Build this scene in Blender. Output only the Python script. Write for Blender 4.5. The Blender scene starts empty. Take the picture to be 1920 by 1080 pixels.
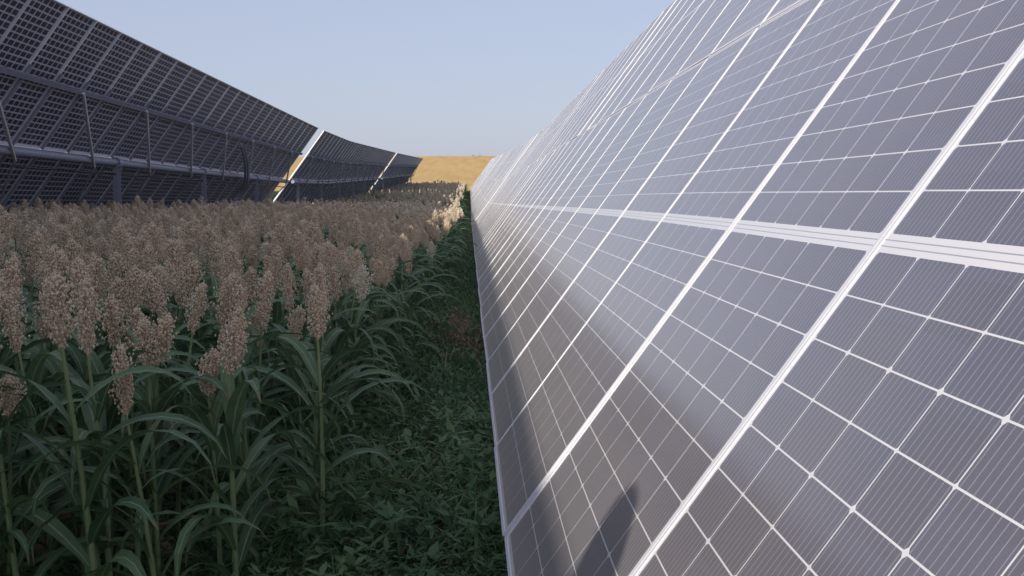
import bpy, math, random
import numpy as np
from mathutils import Vector, Matrix
random.seed(7); rng=np.random.default_rng(7)
scene=bpy.context.scene
CAMZ=1.45
# ---------------------------------------------------------------- helpers
def smooth_interp(xs,ys):
    g=np.linspace(-60,160,1101); v=np.interp(g,xs,ys)
    k=np.hanning(41); k/=k.sum()
    vp=np.pad(v,20,mode='edge'); v=np.convolve(vp,k,'valid')
    return lambda y: float(np.interp(y,g,v))
T=smooth_interp([-60,4,21,41,52,85,135,160],[0,0,-.14,-.30,-.28,.30,1.3,1.9])
def G(y):   # ground height
    if y<150: return T(y)
    if y<560:
        t=(y-150)/410; return T(150)+ (17.6-T(150))*(t*.75+.25*t*t*(3-2*t))
    return 17.6-(y-560)*.004
class NT:
    def __init__(s,m): s.t=m.node_tree; s.n=s.t.nodes; s.l=s.t.links
    def node(s,ty,**k):
        n=s.n.new(ty)
        for a,b in k.items(): setattr(n,a,b)
        return n
    def set(s,sock,v):
        if isinstance(v,bpy.types.NodeSocket): s.l.new(v,sock)
        else: sock.default_value=v
    def m(s,op,a,b=None,c=None):
        n=s.n.new('ShaderNodeMath'); n.operation=op
        s.set(n.inputs[0],a)
        if b is not None: s.set(n.inputs[1],b)
        if c is not None: s.set(n.inputs[2],c)
        return n.outputs[0]
    def mix(s,f,a,b):
        n=s.n.new('ShaderNodeMix'); n.data_type='RGBA'
        s.set(n.inputs[0],f); s.set(n.inputs[6],a); s.set(n.inputs[7],b)
        return n.outputs[2]
    def noise(s,vec,scale,detail=4,rough=.55):
        n=s.n.new('ShaderNodeTexNoise'); n.inputs['Scale'].default_value=scale
        n.inputs['Detail'].default_value=detail; n.inputs['Roughness'].default_value=rough
        if vec is not None: s.l.new(vec,n.inputs['Vector'])
        return n.outputs['Fac']
    def ramp(s,f,stops):
        n=s.n.new('ShaderNodeValToRGB'); s.set(n.inputs[0],f)
        e=n.color_ramp.elements
        while len(e)<len(stops): e.new(.5)
        for i,(p,c) in enumerate(stops): e[i].position=p; e[i].color=(*c,1)
        return n.outputs[0]
def newmat(name):
    m=bpy.data.materials.new(name); m.use_nodes=True
    nt=NT(m); return m,nt,nt.n['Principled BSDF']
def rgb(*c): return (*c,1)
def link(ob):
    scene.collection.objects.link(ob); return ob
class MB:
    def __init__(s): s.v=[]; s.f=[]; s.m=[]; s.uv=[]
    def face(s,pts,mat=0,uv=None):
        b=len(s.v); s.v+= [tuple(p) for p in pts]; s.f.append(tuple(range(b,b+len(pts)))); s.m.append(mat)
        s.uv += list(uv) if uv else [(0,0)]*len(pts)
    def obj(s,name,mats,smooth=False,dolink=True):
        me=bpy.data.meshes.new(name); me.from_pydata(s.v,[],s.f)
        for m in mats: me.materials.append(m)
        me.polygons.foreach_set('material_index',s.m)
        if smooth: me.polygons.foreach_set('use_smooth',[True]*len(s.f))
        l=me.uv_layers.new(name='UVMap'); l.data.foreach_set('uv',np.array(s.uv,dtype=np.float32).ravel())
        me.update()
        o=bpy.data.objects.new(name,me)
        if dolink: link(o)
        return o
    def tube(s,pts,rad,seg=8,mat=0,cap=True):
        pts=[Vector(p) for p in pts]
        rings=[]
        for i,p in enumerate(pts):
            d=(pts[min(i+1,len(pts)-1)]-pts[max(i-1,0)]).normalized()
            u=d.cross(Vector((0,0,1)) if abs(d.z)<.9 else Vector((1,0,0))).normalized(); w=d.cross(u)
            r=rad[i] if hasattr(rad,'__len__') else rad
            rings.append([p+(u*math.cos(a)+w*math.sin(a))*r for a in [2*math.pi*k/seg for k in range(seg)]])
        for i in range(len(rings)-1):
            for k in range(seg):
                k2=(k+1)%seg
                s.face([rings[i][k],rings[i][k2],rings[i+1][k2],rings[i+1][k]],mat)
        if cap:
            s.face(rings[0][::-1],mat); s.face(rings[-1],mat)
# ---------------------------------------------------------------- materials
W=1.134; PITCH=1.15; ML=2.13; GAP=.014
FR=.010; MU=.011; MV=.012; MID=.036
PU=(W-2*FR-2*MU)/6; PV=(ML-2*FR-2*MV-MID)/22
def cellmasks(nt):
    uv=nt.node('ShaderNodeUVMap').outputs[0]
    sp=nt.node('ShaderNodeSeparateXYZ'); nt.l.new(uv,sp.inputs[0])
    U,V=sp.outputs[0],sp.outputs[1]
    a=nt.m('DIVIDE',nt.m('SUBTRACT',U,FR+MU),PU)
    vv=nt.m('SUBTRACT',nt.m('ABSOLUTE',nt.m('SUBTRACT',V,ML/2)),MID/2)
    b=nt.m('DIVIDE',vv,PV)
    def edge(x,p):
        return nt.m('MULTIPLY',nt.m('PINGPONG',x,.5),p)
    du=edge(a,PU); dv=edge(b,PV)
    dv2=nt.m('MULTIPLY',nt.m('PINGPONG',b,1.0),PV)
    inr=nt.m('MULTIPLY',nt.m('MULTIPLY',nt.m('GREATER_THAN',a,0.),nt.m('LESS_THAN',a,6.)),
             nt.m('MULTIPLY',nt.m('GREATER_THAN',b,0.),nt.m('LESS_THAN',b,11.)))
    return U,V,a,b,vv,du,dv,dv2,inr
# front glass
mf,nt,bs=newmat('solar_glass_front')
U,V,a,b,vv,du,dv,dv2,inr=cellmasks(nt)
line=nt.m('MAXIMUM',nt.m('LESS_THAN',du,.0017),nt.m('LESS_THAN',dv,.0015))
dia=nt.m('MAXIMUM',nt.m('LESS_THAN',nt.m('ADD',du,dv2),.0090),nt.m('LESS_THAN',nt.m('ADD',du,dv),.0065))
white=nt.m('MAXIMUM',nt.m('MAXIMUM',line,dia),nt.m('SUBTRACT',1.,inr))
bus=nt.m('LESS_THAN',nt.m('PINGPONG',nt.m('ADD',nt.m('MULTIPLY',a,10.),.5),.5),.055)
finger=nt.m('LESS_THAN',nt.m('PINGPONG',nt.m('MULTIPLY',b,40.),.5),.1)
geo=nt.node('ShaderNodeNewGeometry')
pos=geo.outputs['Position']
cellid=nt.node('ShaderNodeTexWhiteNoise'); cellid.noise_dimensions='3D'
cv=nt.node('ShaderNodeCombineXYZ'); nt.l.new(nt.m('FLOOR',a),cv.inputs[0]); nt.l.new(nt.m('FLOOR',nt.m('DIVIDE',V,PV)),cv.inputs[1])
nt.l.new(geo.outputs['Random Per Island'],cv.inputs[2])
nt.l.new(cv.outputs[0],cellid.inputs['Vector'])
cell=nt.mix(cellid.outputs['Value'],rgb(.013,.018,.058),rgb(.024,.032,.090))
cell=nt.mix(nt.m('MULTIPLY',finger,.10),cell,rgb(.3,.33,.45))
cell=nt.mix(nt.m('MULTIPLY',bus,.50),cell,rgb(.44,.46,.56))
midline=nt.m('LESS_THAN',nt.m('ABSOLUTE',nt.m('SUBTRACT',nt.m('ADD',vv,MID/2),.0065)),.0012)
wcol=nt.mix(midline,rgb(.88,.87,.88),rgb(.35,.36,.42))
col=nt.mix(white,cell,wcol)
# dust film
n1=nt.noise(pos,1.3,5,.6); n2=nt.noise(pos,60,3,.6); n3=nt.noise(pos,420,2,.6)
dust=nt.m('ADD',nt.m('MULTIPLY',n1,.08),nt.m('ADD',nt.m('MULTIPLY',n2,.05),nt.m('MULTIPLY',n3,.08)))
edgeD=nt.m('MULTIPLY',nt.m('POWER',2.718,nt.m('MULTIPLY',nt.m('ABSOLUTE',V),-14.)),.25)
spz=nt.node('ShaderNodeSeparateXYZ'); nt.l.new(pos,spz.inputs[0])
# warm dust tint, heavier close to the ground
low=nt.m('MULTIPLY',nt.m('SUBTRACT',1.,nt.m('MINIMUM',nt.m('MAXIMUM',nt.m('DIVIDE',nt.m('ADD',spz.outputs[2],nt.m('MULTIPLY',n1,-.5)),1.35),0.),1.)),.24)
dust=nt.m('ADD',nt.m('ADD',dust,low),edgeD)
dcol=nt.mix(dust,col,rgb(.54,.46,.36))
nt.l.new(dcol,bs.inputs['Base Color'])
bs.inputs['Roughness'].default_value=.55
bs.inputs['Specular IOR Level'].default_value=.2
bs.inputs['Coat Weight'].default_value=1
nt.l.new(nt.m('ADD',.10,nt.m('MULTIPLY',n2,.12)),bs.inputs['Coat Roughness'])
bs.inputs['Coat IOR'].default_value=1.42
bs.inputs['Sheen Weight'].default_value=.5
bs.inputs['Sheen Roughness'].default_value=.32
bs.inputs['Sheen Tint'].default_value=rgb(.98,.89,.78)
# back glass
mb_,nt,bs=newmat('solar_glass_back')
U,V,a,b,vv,du,dv,dv2,inr=cellmasks(nt)
line=nt.m('MAXIMUM',nt.m('LESS_THAN',du,.015),nt.m('LESS_THAN',dv,.011))
line=nt.m('MAXIMUM',line,nt.m('LESS_THAN',nt.m('ADD',du,dv2),.036))
white=nt.m('MAXIMUM',line,nt.m('SUBTRACT',1.,inr))
geo=nt.node('ShaderNodeNewGeometry')
n1=nt.noise(geo.outputs['Position'],1.1,4)
cell=nt.mix(n1,rgb(.034,.036,.056),rgb(.058,.060,.088))
col=nt.mix(white,cell,rgb(.56,.56,.66))
nt.l.new(col,bs.inputs['Base Color']); bs.inputs['Roughness'].default_value=.35
bs.inputs['Specular IOR Level'].default_value=.35
# frame alu
mfr,nt,bs=newmat('aluminium_frame')
geo=nt.node('ShaderNodeNewGeometry')
n=nt.noise(geo.outputs['Position'],14,4)
nt.l.new(nt.mix(n,rgb(.70,.70,.73),rgb(.84,.83,.84)),bs.inputs['Base Color'])
bs.inputs['Metallic'].default_value=.15; bs.inputs['Roughness'].default_value=.5
# steel
mst,nt,bs=newmat('galvanised_steel')
geo=nt.node('ShaderNodeNewGeometry')
n=nt.noise(geo.outputs['Position'],9,5,.7)
nt.l.new(nt.mix(n,rgb(.21,.22,.27),rgb(.40,.41,.49)),bs.inputs['Base Color'])
bs.inputs['Metallic'].default_value=.2; bs.inputs['Roughness'].default_value=.6
mbk,nt,bs=newmat('black_cable'); bs.inputs['Base Color'].default_value=rgb(.02,.02,.025); bs.inputs['Roughness'].default_value=.5
TH=math.radians(54); C,S=math.cos(TH),math.sin(TH)
TL=2*ML+GAP
def table(xb,y0,n,backdetail=True,seed=0):
    """xb: x of lower edge, y0 start, n modules along"""
    r=random.Random(seed); zb=CAMZ-.95
    mb=MB()
    def P(y,s,nn): return Vector((xb+C*s-S*nn,y,zb+T(y)+S*s+C*nn))
    def box(ya,yb,sa,sb,na,nb,mat,off=lambda y,s:0):
        c=[P(y,s,nn+off(y,s)) for nn in (na,nb) for s in (sa,sb) for y in (ya,yb)]
        for q in ((0,2,3,1),(4,5,7,6),(0,1,5,4),(2,6,7,3),(0,4,6,2),(1,3,7,5)):
            mb.face([c[i] for i in q],mat)
    for i in range(n):
        for k in range(2):
            a0=y0+i*PITCH; a1=a0+W; s0=k*(ML+GAP); s1=s0+ML
            ka,kb,kc=r.gauss(0,.0022),r.gauss(0,.0015),r.gauss(0,.0014)
            off=lambda y,s,a0=a0,s0=s0,ka=ka,kb=kb,kc=kc: ka*(y-a0-W/2)+kb*(s-s0-ML/2)+kc
            f=FR
            box(a0,a0+f,s0,s1,-.034,.002,2,off); box(a1-f,a1,s0,s1,-.034,.002,2,off)
            box(a0+f,a1-f,s0,s0+f,-.034,.002,2,off); box(a0+f,a1-f,s1-f,s1,-.034,.002,2,off)
            q=[(a0+f,s0+f),(a1-f,s0+f),(a1-f,s1-f),(a0+f,s1-f)]
            uv=[(y-a0,s-s0) for y,s in q]
            mb.face([P(y,s,off(y,s)) for y,s in q][::-1],0,uv[::-1])
            mb.face([P(y,s,-.007+off(y,s)) for y,s in q],1,uv)
            if backdetail:
                for jx in (.2,.5,.8):
                    yy=a0+W*jx; box(yy-.045,yy+.045,(s0+s1)/2-.03,(s0+s1)/2+.03,-.030,-.0075,4)
        if backdetail:
            yb=y0+i*PITCH-(PITCH-W)/2
            box(yb-.034,yb+.034,.9,TL-.9,-.062,-.036,3)
    ye=y0+n*PITCH
    if backdetail:
        # rails along the row, behind each module middle
        for sc,wd in ((ML/2,.022),(ML*1.5+GAP,.04)):
            yy=y0
            while yy<ye-.01:
                y2=min(yy+PITCH*3,ye); box(yy,y2,sc-wd,sc+wd,-.095,-.064,3); yy=y2
    ys=np.arange(y0-.25,ye+.3,2.0).tolist()+[ye+.25]
    mb.tube([P(y,TL/2,-.20) for y in ys],.062,12,3)
    yy=y0+.9*PITCH
    j=0
    while yy<ye:
        if backdetail:
            mb.tube([P(yy,ML*1.5+GAP,-.112),P(min(yy+2.2,ye),TL/2-.1,-.27)],.026,6,2)
            mb.tube([P(min(yy+2.2,ye),TL/2-.1,-.27),P(min(yy+3.2,ye),ML*.55,-.11)],.018,6,2)
        if j%2==0:
            p=P(yy,TL/2,-.20); g=G(yy)-.3
            x0,z1=p.x,p.z
            def vb(xa,xb2,ya,yb2):
                c=[(x,y,z) for z in (g,z1) for y in (ya,yb2) for x in (xa,xb2)]
                for q in ((0,2,3,1),(4,5,7,6),(0,1,5,4),(2,6,7,3),(0,4,6,2),(1,3,7,5)): mb.face([c[t] for t in q],3)
            vb(x0-.004,x0+.004,yy-.07,yy+.07); vb(x0-.05,x0+.05,yy-.078,yy-.071); vb(x0-.05,x0+.05,yy+.071,yy+.078)
            mb.tube([P(yy-.08,TL/2,-.20),P(yy+.08,TL/2,-.20)],.10,12,3)
        yy+=PITCH*3; j+=1
    if backdetail:  # hanging cable bundle
        pts=[]
        for y in np.arange(y0,ye,.43):
            pts.append(P(y,TL/2-.12,-.29)+Vector((0,0,-.03-.03*abs(math.sin(y*1.36)))))
        mb.tube(pts,.014,5,4)
    o=mb.obj('solar_panel_row',[mf,mb_,mfr,mst,mbk])
    return o,P
XR=.093; XLft=-7.72
yr0=2.03-1.15*20+.008
table(XR,yr0,56,False,1)                   # ends ~43.4
table(XR,45.0,40,False,2)
table(XR,92.6,38,False,3)
nL=60; yl0=41-nL*PITCH
oL,PL=table(XLft,yl0,nL,True,4)
table(XLft,42.6,36,True,5)
table(XLft,85.5,42,True,6)
# conduit loop at the drive of the first left table
mb=MB()
for dy,rr in ((0,.034),(.35,.026)):
    pts=[]
    for t in np.linspace(0,1,18):
        s=3.0-2.6*t; nn=-.12-.35*math.sin(math.pi*t)**.8
        pts.append(PL(30.6+dy+3.4*math.sin(math.pi*t)*.6,s,nn))
    mb.tube(pts,rr,8,0)
mb.obj('cable_conduit',[mst],True)
# ---------------------------------------------------------------- ground
ys=np.concatenate([np.arange(-40,60,1.0),np.arange(60,160,4),np.arange(160,600,20),np.array([600,800,1200,2000,3500])])
xs=np.concatenate([[-2500,-1200,-500,-200,-100,-50],np.arange(-30,31,2.0),[50,100,200,500,1200,2500]])
V_=[];F_=[]
for y in ys:
    for x in xs:
        z=G(y)
        if abs(x)<=30 and y<60: z+=.012*math.sin(x*2.1+y)+.01*math.sin(y*1.7)
        if y>300: z+=.9*math.sin(x*.011+1.2)*min(1,(y-300)/200)
        V_.append((x,y,z))
nx=len(xs)
for j in range(len(ys)-1):
    for i in range(nx-1):
        k=j*nx+i; F_.append((k,k+1,k+nx+1,k+nx))
me=bpy.data.meshes.new('ground'); me.from_pydata(V_,[],F_); me.polygons.foreach_set('use_smooth',[True]*len(F_))
mg,nt,bs=newmat('ground_soil_and_stubble')
geo=nt.node('ShaderNodeNewGeometry'); pos=geo.outputs['Position']
sp=nt.node('ShaderNodeSeparateXYZ'); nt.l.new(pos,sp.inputs[0])
n1=nt.noise(pos,2.2,6,.7); n2=nt.noise(pos,30,5,.7)
near=nt.ramp(nt.m('ADD',nt.m('MULTIPLY',n1,.6),nt.m('MULTIPLY',n2,.4)),[(.35,(.020,.030,.014)),(.5,(.045,.070,.028)),(.68,(.12,.11,.060))])
mp=nt.node('ShaderNodeMapping'); nt.l.new(pos,mp.inputs[0]); mp.inputs['Scale'].default_value=(.35,.02,.02)
n4=nt.noise(mp.outputs[0],1.0,6,.65); n5=nt.noise(pos,.9,5,.7)
far=nt.ramp(nt.m('ADD',nt.m('MULTIPLY',n4,.6),nt.m('MULTIPLY',n5,.4)),[(.3,(.52,.33,.12)),(.5,(.68,.45,.175)),(.7,(.76,.53,.24))])
yn=nt.m('ADD',sp.outputs[1],nt.m('MULTIPLY',n1,3.))
fac=nt.m('GREATER_THAN',yn,147.)
nt.l.new(nt.mix(fac,near,far),bs.inputs['Base Color'])
bs.inputs['Roughness'].default_value=1; bs.inputs['Specular IOR Level'].default_value=.1
bp=nt.node('ShaderNodeBump'); bp.inputs['Strength'].default_value=.6; bp.inputs['Distance'].default_value=.03
nt.l.new(n2,bp.inputs['Height']); nt.l.new(bp.outputs[0],bs.inputs['Normal'])
me.materials.append(mg); link(bpy.data.objects.new('ground',me))
# ---------------------------------------------------------------- plant materials
def leafmat(name,c1,c2,rib=None,trans=.25,rough=.45,spec=.3,patch=False):
    m,nt,bs=newmat(name)
    oi=nt.node('ShaderNodeObjectInfo'); geo=nt.node('ShaderNodeNewGeometry')
    f=nt.m('FRACT',nt.m('ADD',nt.m('MULTIPLY',oi.outputs['Random'],.6),nt.m('MULTIPLY',geo.outputs['Random Per Island'],.9)))
    n=nt.noise(geo.outputs['Position'],18,3)
    col=nt.mix(nt.m('MULTIPLY',nt.m('ADD',f,n),.6),rgb(*c1),rgb(*c2))
    if patch:
        n2=nt.noise(geo.outputs['Position'],1.9,5,.65)
        pf=nt.m('MINIMUM',nt.m('MAXIMUM',nt.m('MULTIPLY',nt.m('SUBTRACT',n2,.40),4.5),0.),1.)
        col=nt.mix(pf,nt.mix(.45,col,rgb(c1[0]*.45,c1[1]*.45,c1[2]*.55)),nt.mix(.35,col,rgb(c2[0]*1.35,c2[1]*1.0,c2[2]*1.1)))
    if rib:
        uv=nt.node('ShaderNodeUVMap').outputs[0]; sp=nt.node('ShaderNodeSeparateXYZ'); nt.l.new(uv,sp.inputs[0])
        r=nt.m('LESS_THAN',nt.m('ABSOLUTE',nt.m('SUBTRACT',sp.outputs[0],.5)),.055)
        col=nt.mix(nt.m('MULTIPLY',r,.7),col,rgb(*rib))
        col=nt.mix(nt.m('MULTIPLY',nt.m('GREATER_THAN',sp.outputs[1],.93),.7),col,rgb(.25,.19,.09))
    nt.l.new(col,bs.inputs['Base Color']); bs.inputs['Roughness'].default_value=rough
    bs.inputs['Specular IOR Level'].default_value=spec
    tr=nt.node('ShaderNodeBsdfTranslucent'); nt.l.new(col,tr.inputs[0])
    mx=nt.node('ShaderNodeMixShader'); mx.inputs[0].default_value=trans
    out=nt.n['Material Output']; nt.l.new(bs.outputs[0],mx.inputs[1]); nt.l.new(tr.outputs[0],mx.inputs[2]); nt.l.new(mx.outputs[0],out.inputs[0])
    return m
m_leaf=leafmat('sorghum_leaf',(.050,.115,.062),(.155,.245,.110),(.36,.42,.28))
m_stalk=leafmat('sorghum_stalk',(.17,.25,.11),(.27,.33,.17),None,.05)
m_dry=leafmat('dry_leaf',(.24,.17,.10),(.40,.31,.19),None,.2,.8)
m_seed=leafmat('sorghum_grain',(.52,.39,.27),(.85,.72,.54),None,.08,.85,.1)
m_seedp=leafmat('sorghum_grain_pale',(.68,.60,.44),(.86,.79,.64),None,.08,.85,.1)
m_grass=leafmat('grass_blade',(.065,.150,.055),(.17,.29,.12),None,.3,.6,.15,True)
m_weed=leafmat('weed_leaf',(.065,.140,.060),(.15,.25,.11),None,.25,.7,.12,True)
m_straw=leafmat('straw',(.28,.21,.12),(.42,.35,.21),None,.1,.9)
m_red=leafmat('dry_weed_stem',(.24,.13,.09),(.40,.25,.17),None,.1,.9)
# ---------------------------------------------------------------- plant builders
def blade(mb,base,az,length,width,elev,droop,mat,r,seg=9,twist=0,fold=.25):
    p=Vector(base); e=elev; ds=length/seg; pts=[]; 
    for i in range(seg+1):
        t=i/seg
        d=Vector((math.cos(az)*math.cos(e),math.sin(az)*math.cos(e),math.sin(e)))
        side=Vector((-math.sin(az),math.cos(az),0)); up=side.cross(d)*-1
        tw=twist*t; sd=side*math.cos(tw)+up*math.sin(tw); uu=up*math.cos(tw)-side*math.sin(tw)
        w=width*.5*min(1,(.35+2.6*t))*max(0.02,(1-t**2.4))
        wav=.12*w*math.sin(t*17+az*3)
        pts.append((p-sd*w+uu*(w*fold+wav),p.copy(),p+sd*w+uu*(w*fold-wav),t))
        p=p+d*ds; e-=droop*(.35+1.5*t)/seg; az+=r.uniform(-.05,.05)
    b=len(mb.v)
    for q in pts: mb.v+=[tuple(q[0]),tuple(q[1]),tuple(q[2])]
    for i in range(seg):
        for k in range(2):
            mb.f.append((b+3*i+k,b+3*i+k+1,b+3*i+3+k+1,b+3*i+3+k)); mb.m.append(mat)
            t0,t1=pts[i][3],pts[i+1][3]; u0,u1=k*.5,k*.5+.5
            mb.uv+=[(u0,t0),(u1,t0),(u1,t1),(u0,t1)]
def octa(mb,p,r,mat,rr,st=1.3):
    b=len(mb.v); a=rr.uniform(0,1.5)
    for dx,dy,dz in ((1,0,0),(0,1,0),(-1,0,0),(0,-1,0),(0,0,st),(0,0,-st)):
        x=dx*math.cos(a)-dy*math.sin(a); y=dx*math.sin(a)+dy*math.cos(a)
        mb.v.append((p[0]+x*r,p[1]+y*r,p[2]+dz*r))
    for q in ((0,1,4),(1,2,4),(2,3,4),(3,0,4),(1,0,5),(2,1,5),(3,2,5),(0,3,5)):
        mb.f.append(tuple(b+i for i in q)); mb.m.append(mat); mb.uv+=[(0,0)]*3
def sorghum(name,seed,pale=False,lod=0):
    r=random.Random(seed); mb=MB()
    H=r.uniform(.88,.99); lx,ly=r.uniform(-.06,.06),r.uniform(-.06,.06)
    def st(t): return Vector((lx*t*t,ly*t*t,H*t))
    mb.tube([st(t) for t in np.linspace(0,1,6)],[.012,.011,.010,.009,.007,.005],6 if lod==0 else 4,1,False)
    az=r.uniform(0,6.28); nl=11 if lod==0 else 6
    for i in range(nl):
        t=.08+.72*i/(nl-1)+r.uniform(-.02,.02)
        az+=math.pi+r.uniform(-.5,.5)
        L=r.uniform(.42,.70)*(1-.35*abs(t-.5)); 
        dry=(i==0) or (i==1 and r.random()<.5)
        blade(mb,st(t),az,L,r.uniform(.042,.066),r.uniform(.7,1.3) if not dry else .2,r.uniform(1.8,3.6),2 if dry else 0,r,9 if lod==0 else 5,r.uniform(-1.1,1.1))
    # panicle
    PLn=r.uniform(.19,.27); R=r.uniform(.042,.060); top=st(1); ax=Vector((lx*1.5+r.uniform(-.15,.15),ly*1.5+r.uniform(-.15,.15),1)).normalized()
    mb.tube([top,top+ax*PLn],[.005,.002],4,3,False)
    nb=76 if lod==0 else 20
    for i in range(nb):
        t=(i+r.random())/nb; a=i*2.399+r.uniform(-.4,.4)
        prof=math.sin(math.pi*min(1,(t*.84+.14)))**.8*(1-.45*t)*(1+.18*math.sin(a*2+seed+t*9))
        ln=R*prof*r.uniform(.75,1.25)*1.3
        base=top+ax*(PLn*t*.90)
        out=Vector((math.cos(a),math.sin(a),0)); d=(out*.8+Vector((0,0,r.uniform(.6,1.1)))).normalized()
        ns=9 if lod==0 else 3
        for k in range(ns):
            u=(k+.8)/ns
            jit=Vector((r.gauss(0,1),r.gauss(0,1),r.gauss(0,1)))*(.0045 if lod==0 else .009)
            octa(mb,base+d*ln*u*1.25+jit,(r.uniform(.0030,.0055) if lod==0 else r.uniform(.009,.015)),3,r,1.5)
    o=mb.obj(name,[m_leaf,m_stalk,m_dry,m_seedp if pale else m_seed],False,False)
    return o
def grass_clump(name,seed,kind=0):
    r=random.Random(seed); mb=MB()
    n=60 if kind==0 else 40
    for i in range(n):
        x,y=r.gauss(0,.10),r.gauss(0,.10)
        blade(mb,(x,y,-.01),r.uniform(0,6.28),r.uniform(.06,.20)*(1 if kind==0 else .8),r.uniform(.003,.006),r.uniform(.6,1.5),r.uniform(.8,2.6),2 if r.random()<.06 else 0,r,4,0)
    if kind==1:
        for i in range(30):
            x,y,z=r.gauss(0,.10),r.gauss(0,.10),r.uniform(.02,.14)
            a0=r.uniform(0,6)
            for k in range(3):
                blade(mb,(x,y,z),a0+k*2.1+r.uniform(-.4,.4),r.uniform(.015,.040),r.uniform(.008,.017),r.uniform(-.1,.9),.6,1,r,2,0,.1)
    return mb.obj(name,[m_grass,m_weed,m_straw],False,False)
def scatter(name,pts,variants,colname):
    col=bpy.data.collections.new(colname)
    for i,o in enumerate(variants): col.objects.link(o)
    me=bpy.data.meshes.new(name); me.from_pydata([p[0] for p in pts],[],[])
    a=me.attributes.new('rot','FLOAT_VECTOR','POINT'); a.data.foreach_set('vector',np.array([p[1] for p in pts],dtype=np.float32).ravel())
    a=me.attributes.new('scl','FLOAT','POINT'); a.data.foreach_set('value',np.array([p[2] for p in pts],dtype=np.float32))
    a=me.attributes.new('idx','INT','POINT'); a.data.foreach_set('value',np.array([p[3] for p in pts],dtype=np.int32))
    ob=link(bpy.data.objects.new(name,me))
    ng=bpy.data.node_groups.new(name+'_nodes','GeometryNodeTree')
    ng.interface.new_socket('Geometry',in_out='INPUT',socket_type='NodeSocketGeometry')
    ng.interface.new_socket('Geometry',in_out='OUTPUT',socket_type='NodeSocketGeometry')
    N=ng.nodes; gi=N.new('NodeGroupInput'); go=N.new('NodeGroupOutput'); ip=N.new('GeometryNodeInstanceOnPoints')
    ci=N.new('GeometryNodeCollectionInfo'); ci.inputs['Collection'].default_value=col
    ci.inputs['Separate Children'].default_value=True; ci.inputs['Reset Children'].default_value=True
    def na(nm,dt):
        n=N.new('GeometryNodeInputNamedAttribute'); n.data_type=dt; n.inputs['Name'].default_value=nm; return n.outputs['Attribute']
    L=ng.links
    L.new(gi.outputs[0],ip.inputs['Points']); L.new(ci.outputs[0],ip.inputs['Instance'])
    ip.inputs['Pick Instance'].default_value=True
    L.new(na('idx','INT'),ip.inputs['Instance Index']); L.new(na('rot','FLOAT_VECTOR'),ip.inputs['Rotation']); L.new(na('scl','FLOAT'),ip.inputs['Scale'])
    L.new(ip.outputs[0],go.inputs[0])
    md=ob.modifiers.new('scatter','NODES'); md.node_group=ng
    return ob
# ---------------------------------------------------------------- sorghum field
hi=[sorghum('plant_a%d'%i,100+i) for i in range(8)]+[sorghum('plant_b%d'%i,200+i,True) for i in range(2)]
lo=[sorghum('plant_c%d'%i,300+i,i>=4,1) for i in range(6)]
r=random.Random(11)
pts=[]; ptsf=[]
def hscale(x,y):
    s=1.0+.10*min(1,max(0,(y-4)/8))*min(1,max(0,(-x-.9)/.8))+.06*min(1,max(0,(-x-2)/4))+.06*min(1,max(0,(y-12)/20))
    return s
row=0; x=-.80
while x>-11.5:
    y=3.5+r.uniform(0,.1)
    while y<44:
        if x>-.43*y-1.2:
            xx=x+r.gauss(0,.07)
            if row<2: xx+=min(.30,.022*max(0,y-4.5))
            idx=r.randrange(8)
            if y>5 and r.random()<.10: idx=8+r.randrange(2)
            sc=hscale(x,y)*(1-abs(r.gauss(0,.05))+r.gauss(0,.035))
            if row==0 and y<9: sc*=.965
            pt=((xx,y+r.gauss(0,.05),G(y)),(r.gauss(0,.07),r.gauss(0,.07),r.uniform(0,6.28)),sc,idx)
            if y<24: pts.append(pt)
            else: ptsf.append((pt[0],pt[1],sc,r.randrange(6)))
        y+= r.uniform(.12,.28) if y<24 else r.uniform(.18,.33)
    x-=.33; row+=1
for i in range(3600):
    y=44+(142-44)*r.random(); x=-.45-10*r.random()
    ptsf.append(((x,y,G(y)),(0,0,r.uniform(0,6.28)),r.gauss(1.06,.06),r.randrange(6)))
scatter('sorghum_field',pts,hi,'sorghum_plants')
scatter('distant_sorghum_field',ptsf,lo,'distant_sorghum_plants')
# ---------------------------------------------------------------- grass
gv=[grass_clump('tuft_a%d'%i,400+i,0) for i in range(4)]+[grass_clump('tuft_b%d'%i,420+i,1) for i in range(4)]
pts=[]
for i in range(9000):
    y=3.6+ (r.random()**1.7)*42; x=r.uniform(-1.7,1.3)
    big=1.6 if (math.sin(x*5+1)*math.sin(y*1.3)+r.gauss(0,.3))>.7 else 1
    pts.append(((x,y,G(y)),(0,0,r.uniform(0,6.28)),r.uniform(.6,1.2)*big*(1.25 if x>.0 else 1),r.randrange(4) if math.sin(x*3+y*.9)+r.gauss(0,.7)>.5 else 4+r.randrange(4)))
for i in range(420):   # taller weeds along the crop edge and the panel edge
    y=4.2+ (r.random()**1.5)*40; x=(-.62+.008*y+r.gauss(0,.10)) if r.random()<.7 else (.12+r.gauss(0,.10))
    pts.append(((x,y,G(y)),(0,0,r.uniform(0,6.28)),r.uniform(1.6,2.9),r.randrange(8)))
for i in range(2500):
    y=45+95*r.random(); x=r.uniform(-1,3)
    pts.append(((x,y,G(y)),(0,0,r.uniform(0,6.28)),r.uniform(1.2,2.2),r.randrange(8)))
scatter('grass',pts,gv,'grass_tufts')
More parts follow.
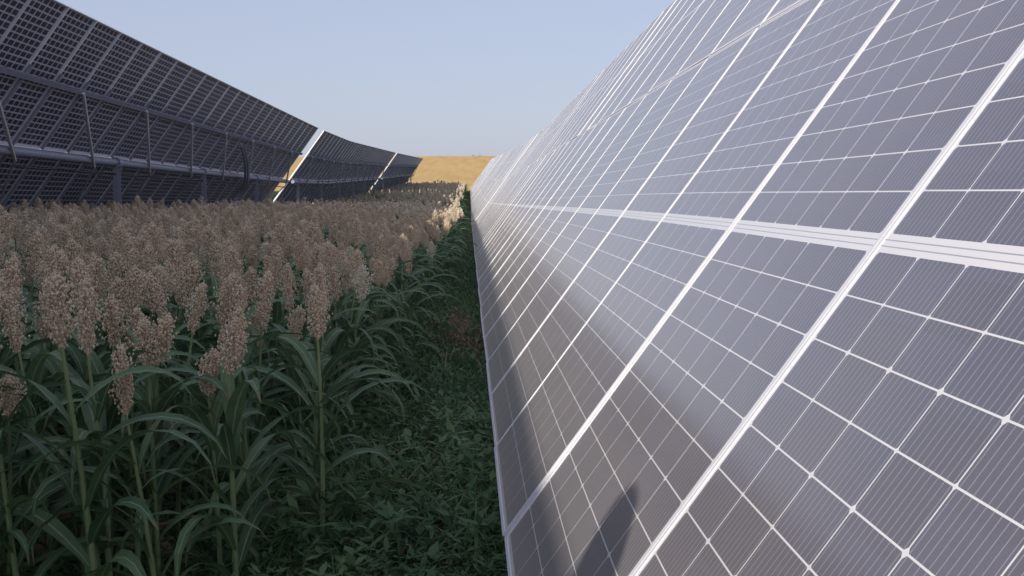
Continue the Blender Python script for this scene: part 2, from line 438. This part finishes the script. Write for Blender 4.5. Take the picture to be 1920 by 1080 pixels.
# dry reddish weeds by the panel edge
def dryweed(name,cx,cy,n,h,mat,seed):
    r=random.Random(seed); mb=MB()
    for i in range(n):
        a=r.uniform(0,6.28); e=r.uniform(.5,1.4); L=r.uniform(.4,1)*h
        p0=Vector((cx+r.gauss(0,.12),cy+r.gauss(0,.4),G(cy)-.02)); d=Vector((math.cos(a)*math.cos(e),math.sin(a)*math.cos(e),math.sin(e)))
        mb.tube([p0,p0+d*L*.5,p0+d*L+Vector((0,0,-.05))],[.004,.003,.0015],3,0,False)
        for k in range(9):
            t=r.uniform(.3,1); q=p0+d*L*t
            blade(mb,q,r.uniform(0,6.28),r.uniform(.03,.09),.010,r.uniform(-.4,1),1,0,r,3)
    return mb.obj(name,[mat])
dryweed('dry_weed',-.04,10.3,110,.6,m_red,1)
dryweed('dry_weed',-.05,31,60,.9,m_straw,2)
dryweed('dry_weed',-.35,52,60,1.2,m_straw,3)
# distant shrubs at end of field and hilltop
def shrub(name,cx,cy,w,h,seed,mat,n=500):
    r=random.Random(seed); mb=MB()
    for i in range(n):
        a=r.uniform(0,6.28); rad=math.sqrt(r.random()); x=cx+math.cos(a)*rad*w; y=cy+math.sin(a)*rad*w*.5
        hh=h*(1-rad*rad*.7)*(0.75+.35*math.sin(x*1.7+seed)); z=G(y)+hh*r.random()
        s=h*.10
        blade(mb,(x,y,z),r.uniform(0,6.28),s*2.2,s*1.1,r.uniform(-.5,1.3),1,0,r,2)
    return mb.obj(name,[mat])
m_shr=leafmat('shrub_leaf',(.04,.06,.03),(.12,.10,.06))
shrub('shrub',-4.5,141,3.2,1.5,1,m_shr); shrub('shrub',-1.0,120,.9,1.2,2,m_shr,300); shrub('shrub',-8,143,2,1.7,4,m_shr)
shrub('shrub',4,565,4,2.2,5,m_shr,200); shrub('shrub',-14,562,9,1.4,6,m_shr,300)
# ---------------------------------------------------------------- made-up stake, out of view, added to cast a shadow on the panel
sd=Vector((-1,-1.6,.61))
tip=Vector((.339,2.4,CAMZ-.612))+sd*1.72
mwood,nt,bs=newmat('shadow_caster_wood'); geo=nt.node('ShaderNodeNewGeometry'); n=nt.noise(geo.outputs['Position'],12,5)
nt.l.new(nt.mix(n,rgb(.12,.085,.055),rgb(.30,.24,.17)),bs.inputs['Base Color']); bs.inputs['Roughness'].default_value=.9
mb=MB(); hs=[-.2,tip.z-.5,tip.z-.16,tip.z-.08,tip.z-.03,tip.z]
mb.tube([(tip.x,tip.y,z) for z in hs],[.12,.11,.085,.068,.048,.016],14,0)
mb.obj('added_shadow_caster',[mwood],True)
# ---------------------------------------------------------------- light / world / camera
el=math.atan2(sd.z,math.hypot(sd.x,sd.y)); az=math.atan2(sd.x,sd.y)
w=bpy.data.worlds.new('World'); scene.world=w; w.use_nodes=True
N=w.node_tree.nodes; L=w.node_tree.links; bg=N['Background']
sky=N.new('ShaderNodeTexSky'); sky.sky_type='NISHITA'; sky.sun_disc=False
sky.sun_elevation=el; sky.sun_rotation=az; sky.air_density=1.0; sky.dust_density=1.2; sky.ozone_density=2.0
mx=N.new('ShaderNodeMix'); mx.data_type='RGBA'; mx.inputs[0].default_value=.72
L.new(sky.outputs[0],mx.inputs[6]); mx.inputs[7].default_value=(3.40,3.58,4.85,1)
L.new(mx.outputs[2],bg.inputs[0]); bg.inputs[1].default_value=.145
sl=bpy.data.lights.new('sun','SUN'); sl.energy=4.3; sl.angle=math.radians(.5); sl.color=(1,.93,.84)
so=link(bpy.data.objects.new('sun',sl)); so.rotation_euler=sd.to_track_quat('Z','Y').to_euler(); so.location=(0,0,20)
cd=bpy.data.cameras.new('camera'); cam=link(bpy.data.objects.new('camera',cd))
cd.lens=2200/1920*36; cd.sensor_width=36; cd.clip_start=.05; cd.clip_end=6000
cam.location=(0,0,CAMZ)
cam.rotation_euler=(math.radians(90)-math.atan(180/2200),0,-math.atan(80/2200))
scene.camera=cam
scene.view_settings.view_transform='Standard'; scene.view_settings.look='None'; scene.view_settings.exposure=0
